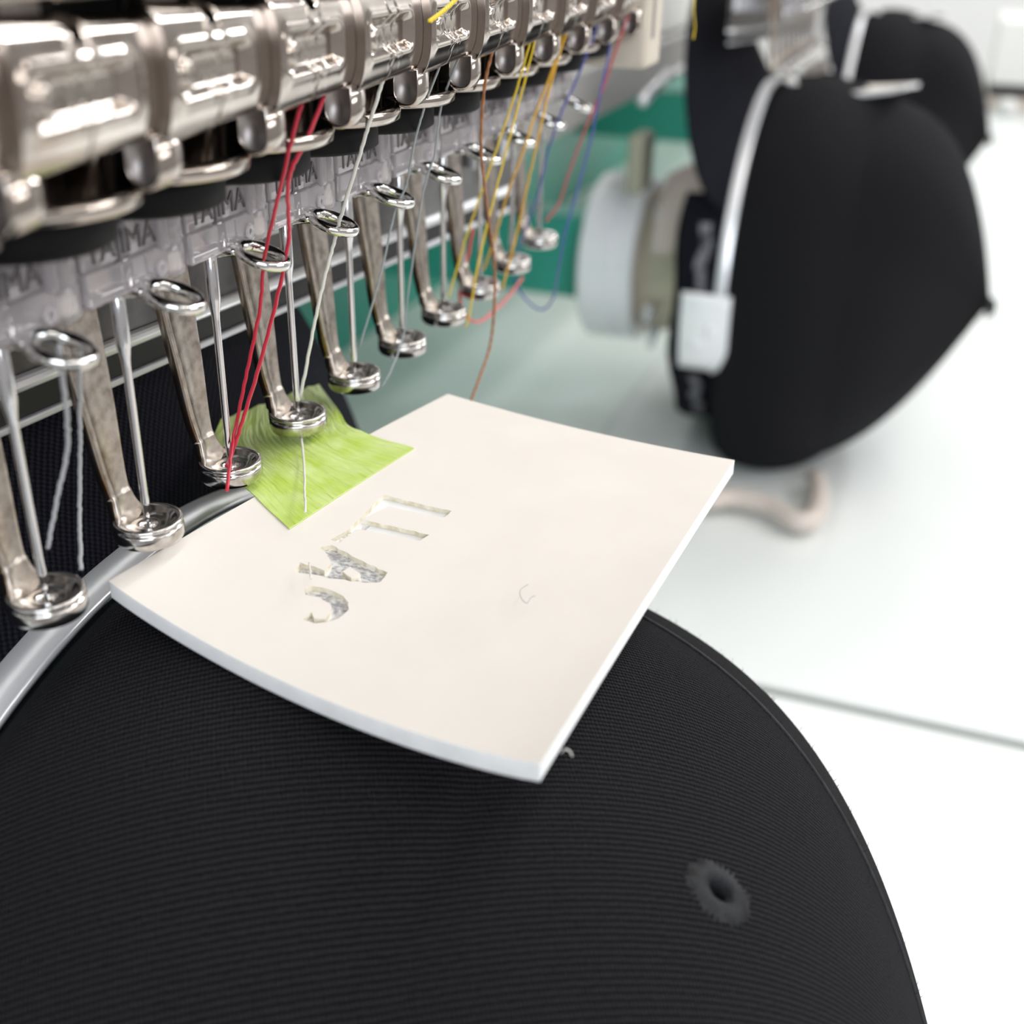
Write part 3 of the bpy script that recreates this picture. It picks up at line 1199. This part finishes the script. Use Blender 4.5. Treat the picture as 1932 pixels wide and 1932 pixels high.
thread('thread', [at_z(583, 1062, -2.9), at_z(587, 1092, -3.1)], .08, T_WHITE, 'short white thread end standing in the punched letters', 10)
thread('thread', [(834, 112, -11.9), (805, 190, -10), (783, 265, -8.2), (766, 350, -6), (745, 400, -5.2), (715, 530, -3), (678, 655, -.5)], .11, T_GREY, 'fine grey thread to the foot right of the green tape')
thread('thread', [(866, 108, -11.4), (834, 195, -9.6), (820, 290, -8), (797, 370, -6), (768, 570, -2.8), (762, 632, -2.2), (738, 698, -2.6), (720, 731, -2.2)], .11, T_GREY,
       'grey thread passing in front of a foot and trailing below it', 80)
thread('thread', [(932, 84, -11.9), (914, 165, -11), (908, 280, -10), (919, 390, -9), (926, 440, -8.6), (933, 500, -8.3), (932, 590, -8), (924, 655, -8), (905, 712, -8.2), (884, 769, -8.4)], .13, T_BROWN,
       'brown twisted thread hanging to the back corner of the foam sheet', 120, .09)
thread('thread', [(1004, 64, -11.9), (974, 170, -10), (930, 300, -7), (882, 440, -3.2), (846, 562, -.3)], .12, T_YELLOW, 'left yellow thread of the pair, ending at a needle tip')
thread('thread', [(1012, 66, -11.8), (984, 175, -10), (951, 300, -8), (920, 420, -6), (900, 510, -5), (884, 600, -4), (878, 617, -3.6)], .12, T_YELLOW, 'right yellow thread of the pair, hanging past a foot')
thread('thread', [(1064, 52, -11.9), (1037, 145, -10.5), (1009, 217, -9), (991, 274, -8), (957, 367, -5), (936, 440, -3), (912, 510, -.8)], .14, T_GOLD, 'left gold thread, from the hole to the needle')
thread('thread', [(1070, 54, -11.8), (1040, 155, -10.4), (1024, 222, -9.4), (1011, 280, -8.4), (998, 336, -7), (978, 427, -5), (962, 492, -4), (947, 546, -3)], .14, T_GOLD, 'right gold thread, hanging loose past a foot')
thread('thread', [(1132, 30, -11.9), (1112, 90, -10.5), (1084, 158, -9), (1060, 210, -8), (1035, 282, -6), (1016, 362, -4), (990, 437, -1), (978, 470, 1), (970, 520, 2), (985, 556, 1),
                  (1018, 584, -2), (1042, 566, -4), (1054, 505, -6), (1066, 440, -7), (1086, 370, -8), (1115, 262, -9.5), (1130, 190, -10.5), (1150, 90, -11.4), (1154, 30, -11.8)], .15, T_BLUE,
       'blue thread hanging in a long loop at the far end of the row', 140)
thread('thread', [(1187, 24, -11.9), (1160, 100, -10.5), (1135, 172, -9), (1105, 242, -7), (1075, 322, -4), (1055, 382, -2), (1030, 418, -.6)], .17, T_FARRED, 'rose red thread at the far end beside the blue one')
thread('thread', [(893, 430, 3), (881, 492, 3), (868, 540, 2.5), (870, 575, 1), (884, 601, 0), (905, 607, 0), (930, 588, 0), (962, 556, 0), (986, 524, 0)], .20, T_PINK, 'coral red thread looping below the far presser feet')
thread('thread', [(872, -12, -15.2), (840, 18, -15), (811, 40, -14.6)], .13, T_YELLOW, 'short twisted yellow thread over a cover plate at the top', 60, .13)
thread('thread', [(1311, -12, -20), (1309, 20, -20), (1311, 50, -20), (1308, 74, -20)], .07, T_YELLOW, 'yellow thread end dangling between the heads at the top', 50, .06)
thread('thread', [(112, 650, -6), (128, 830, -2.5), (110, 930, -1), (90, 1035, .2)], .17, T_HAZE, 'blurred pale thread running to the nearest foot')
thread('thread', [(150, 640, -3), (151, 800, 1), (150, 960, 2), (153, 1075, 0)], .17, T_HAZE, 'blurred pale thread hanging straight beside the nearest foot')

thread('fibre', [at_z(1058, 1421, -5.6), at_z(1066, 1414, -5.2), at_z(1075, 1417, -5.4), at_z(1080, 1427, -5.8)], .05, T_WHITE,
       'tiny curled white fibre at the near corner of the foam sheet', 16)
thread('fibre', [at_z(996, 1103, -2.9), at_z(982, 1113, -2.9), at_z(983, 1128, -2.9), at_z(994, 1138, -2.9), at_z(1001, 1128, -2.9), at_z(1010, 1124, -2.9)], .03, T_GREY,
       'fine grey hair curled on top of the foam sheet', 24)
b = MB()
o2 = Vector((22 + HEAD, 2, -71.3))
b.grid([[(64.6 * sin(ph), y, 64.6 * cos(ph)) for y in (0, -3)] for ph in np.linspace(-.16, .06, 8)])  # thin curved dark blue patch over the crown top
b.grid([[(65.0 * sin(ph), y, 65.0 * cos(ph)) for y in (0, -3)] for ph in np.linspace(-.16, .06, 8)])
tag(b.build('blue_patch', BLUE_PATCH, loc=o2), 'small dark blue patch beside the strap on the second cap', 'tab')

# plastic end of the back strap under the second cap
b = MB()
b.tube(spline([at_z(*q) for q in ((1330, 948, -133), (1380, 940, -133), (1450, 955, -133), (1505, 985, -133), (1537, 972, -133), (1545, 930, -133), (1538, 900, -133))], 40), 3.4, 10)
tag(b.build('strap_end', CREAM_DULL), 'beige plastic back strap end lying on the table under the second cap', 'strap')


def at_x(u, v, x):
    r = ray(u, v)
    return CAM + r * ((x - CAM.x) / r.x)


dm = thing('distant_machine', 'pale blurred machine standing beyond the farthest cap at the right edge', 'machine', at_x(1930, 240, 1350))
D0 = at_x(1930, 240, 1350)
za, zb, zc_, zd = (at_x(1905, v, 1350).z for v in (40, 160, 184, 245))
ya = at_x(1868, 150, 1350).y
for nm, z0, z1, m_ in (('upper_body', zb, za, PALE), ('dark_gap', zc_, zb, BLACK), ('lower_panel', TZ + .2, zc_, CREAM_DULL)):
    b = MB()
    b.box(0, 160, ya - 700 - D0.y, ya - D0.y, z0 - D0.z, z1 - D0.z, 0, 1.0)
    b.build(nm, m_, dm)
b = MB()
k0 = at_x(1900, 205, 1345) - D0
b.lathe([(0, -9), (8, -8), (10.5, -4), (10.5, 4), (0, 5)], 24, k0, 'X')
b.build('round_knob', WALL, dm)
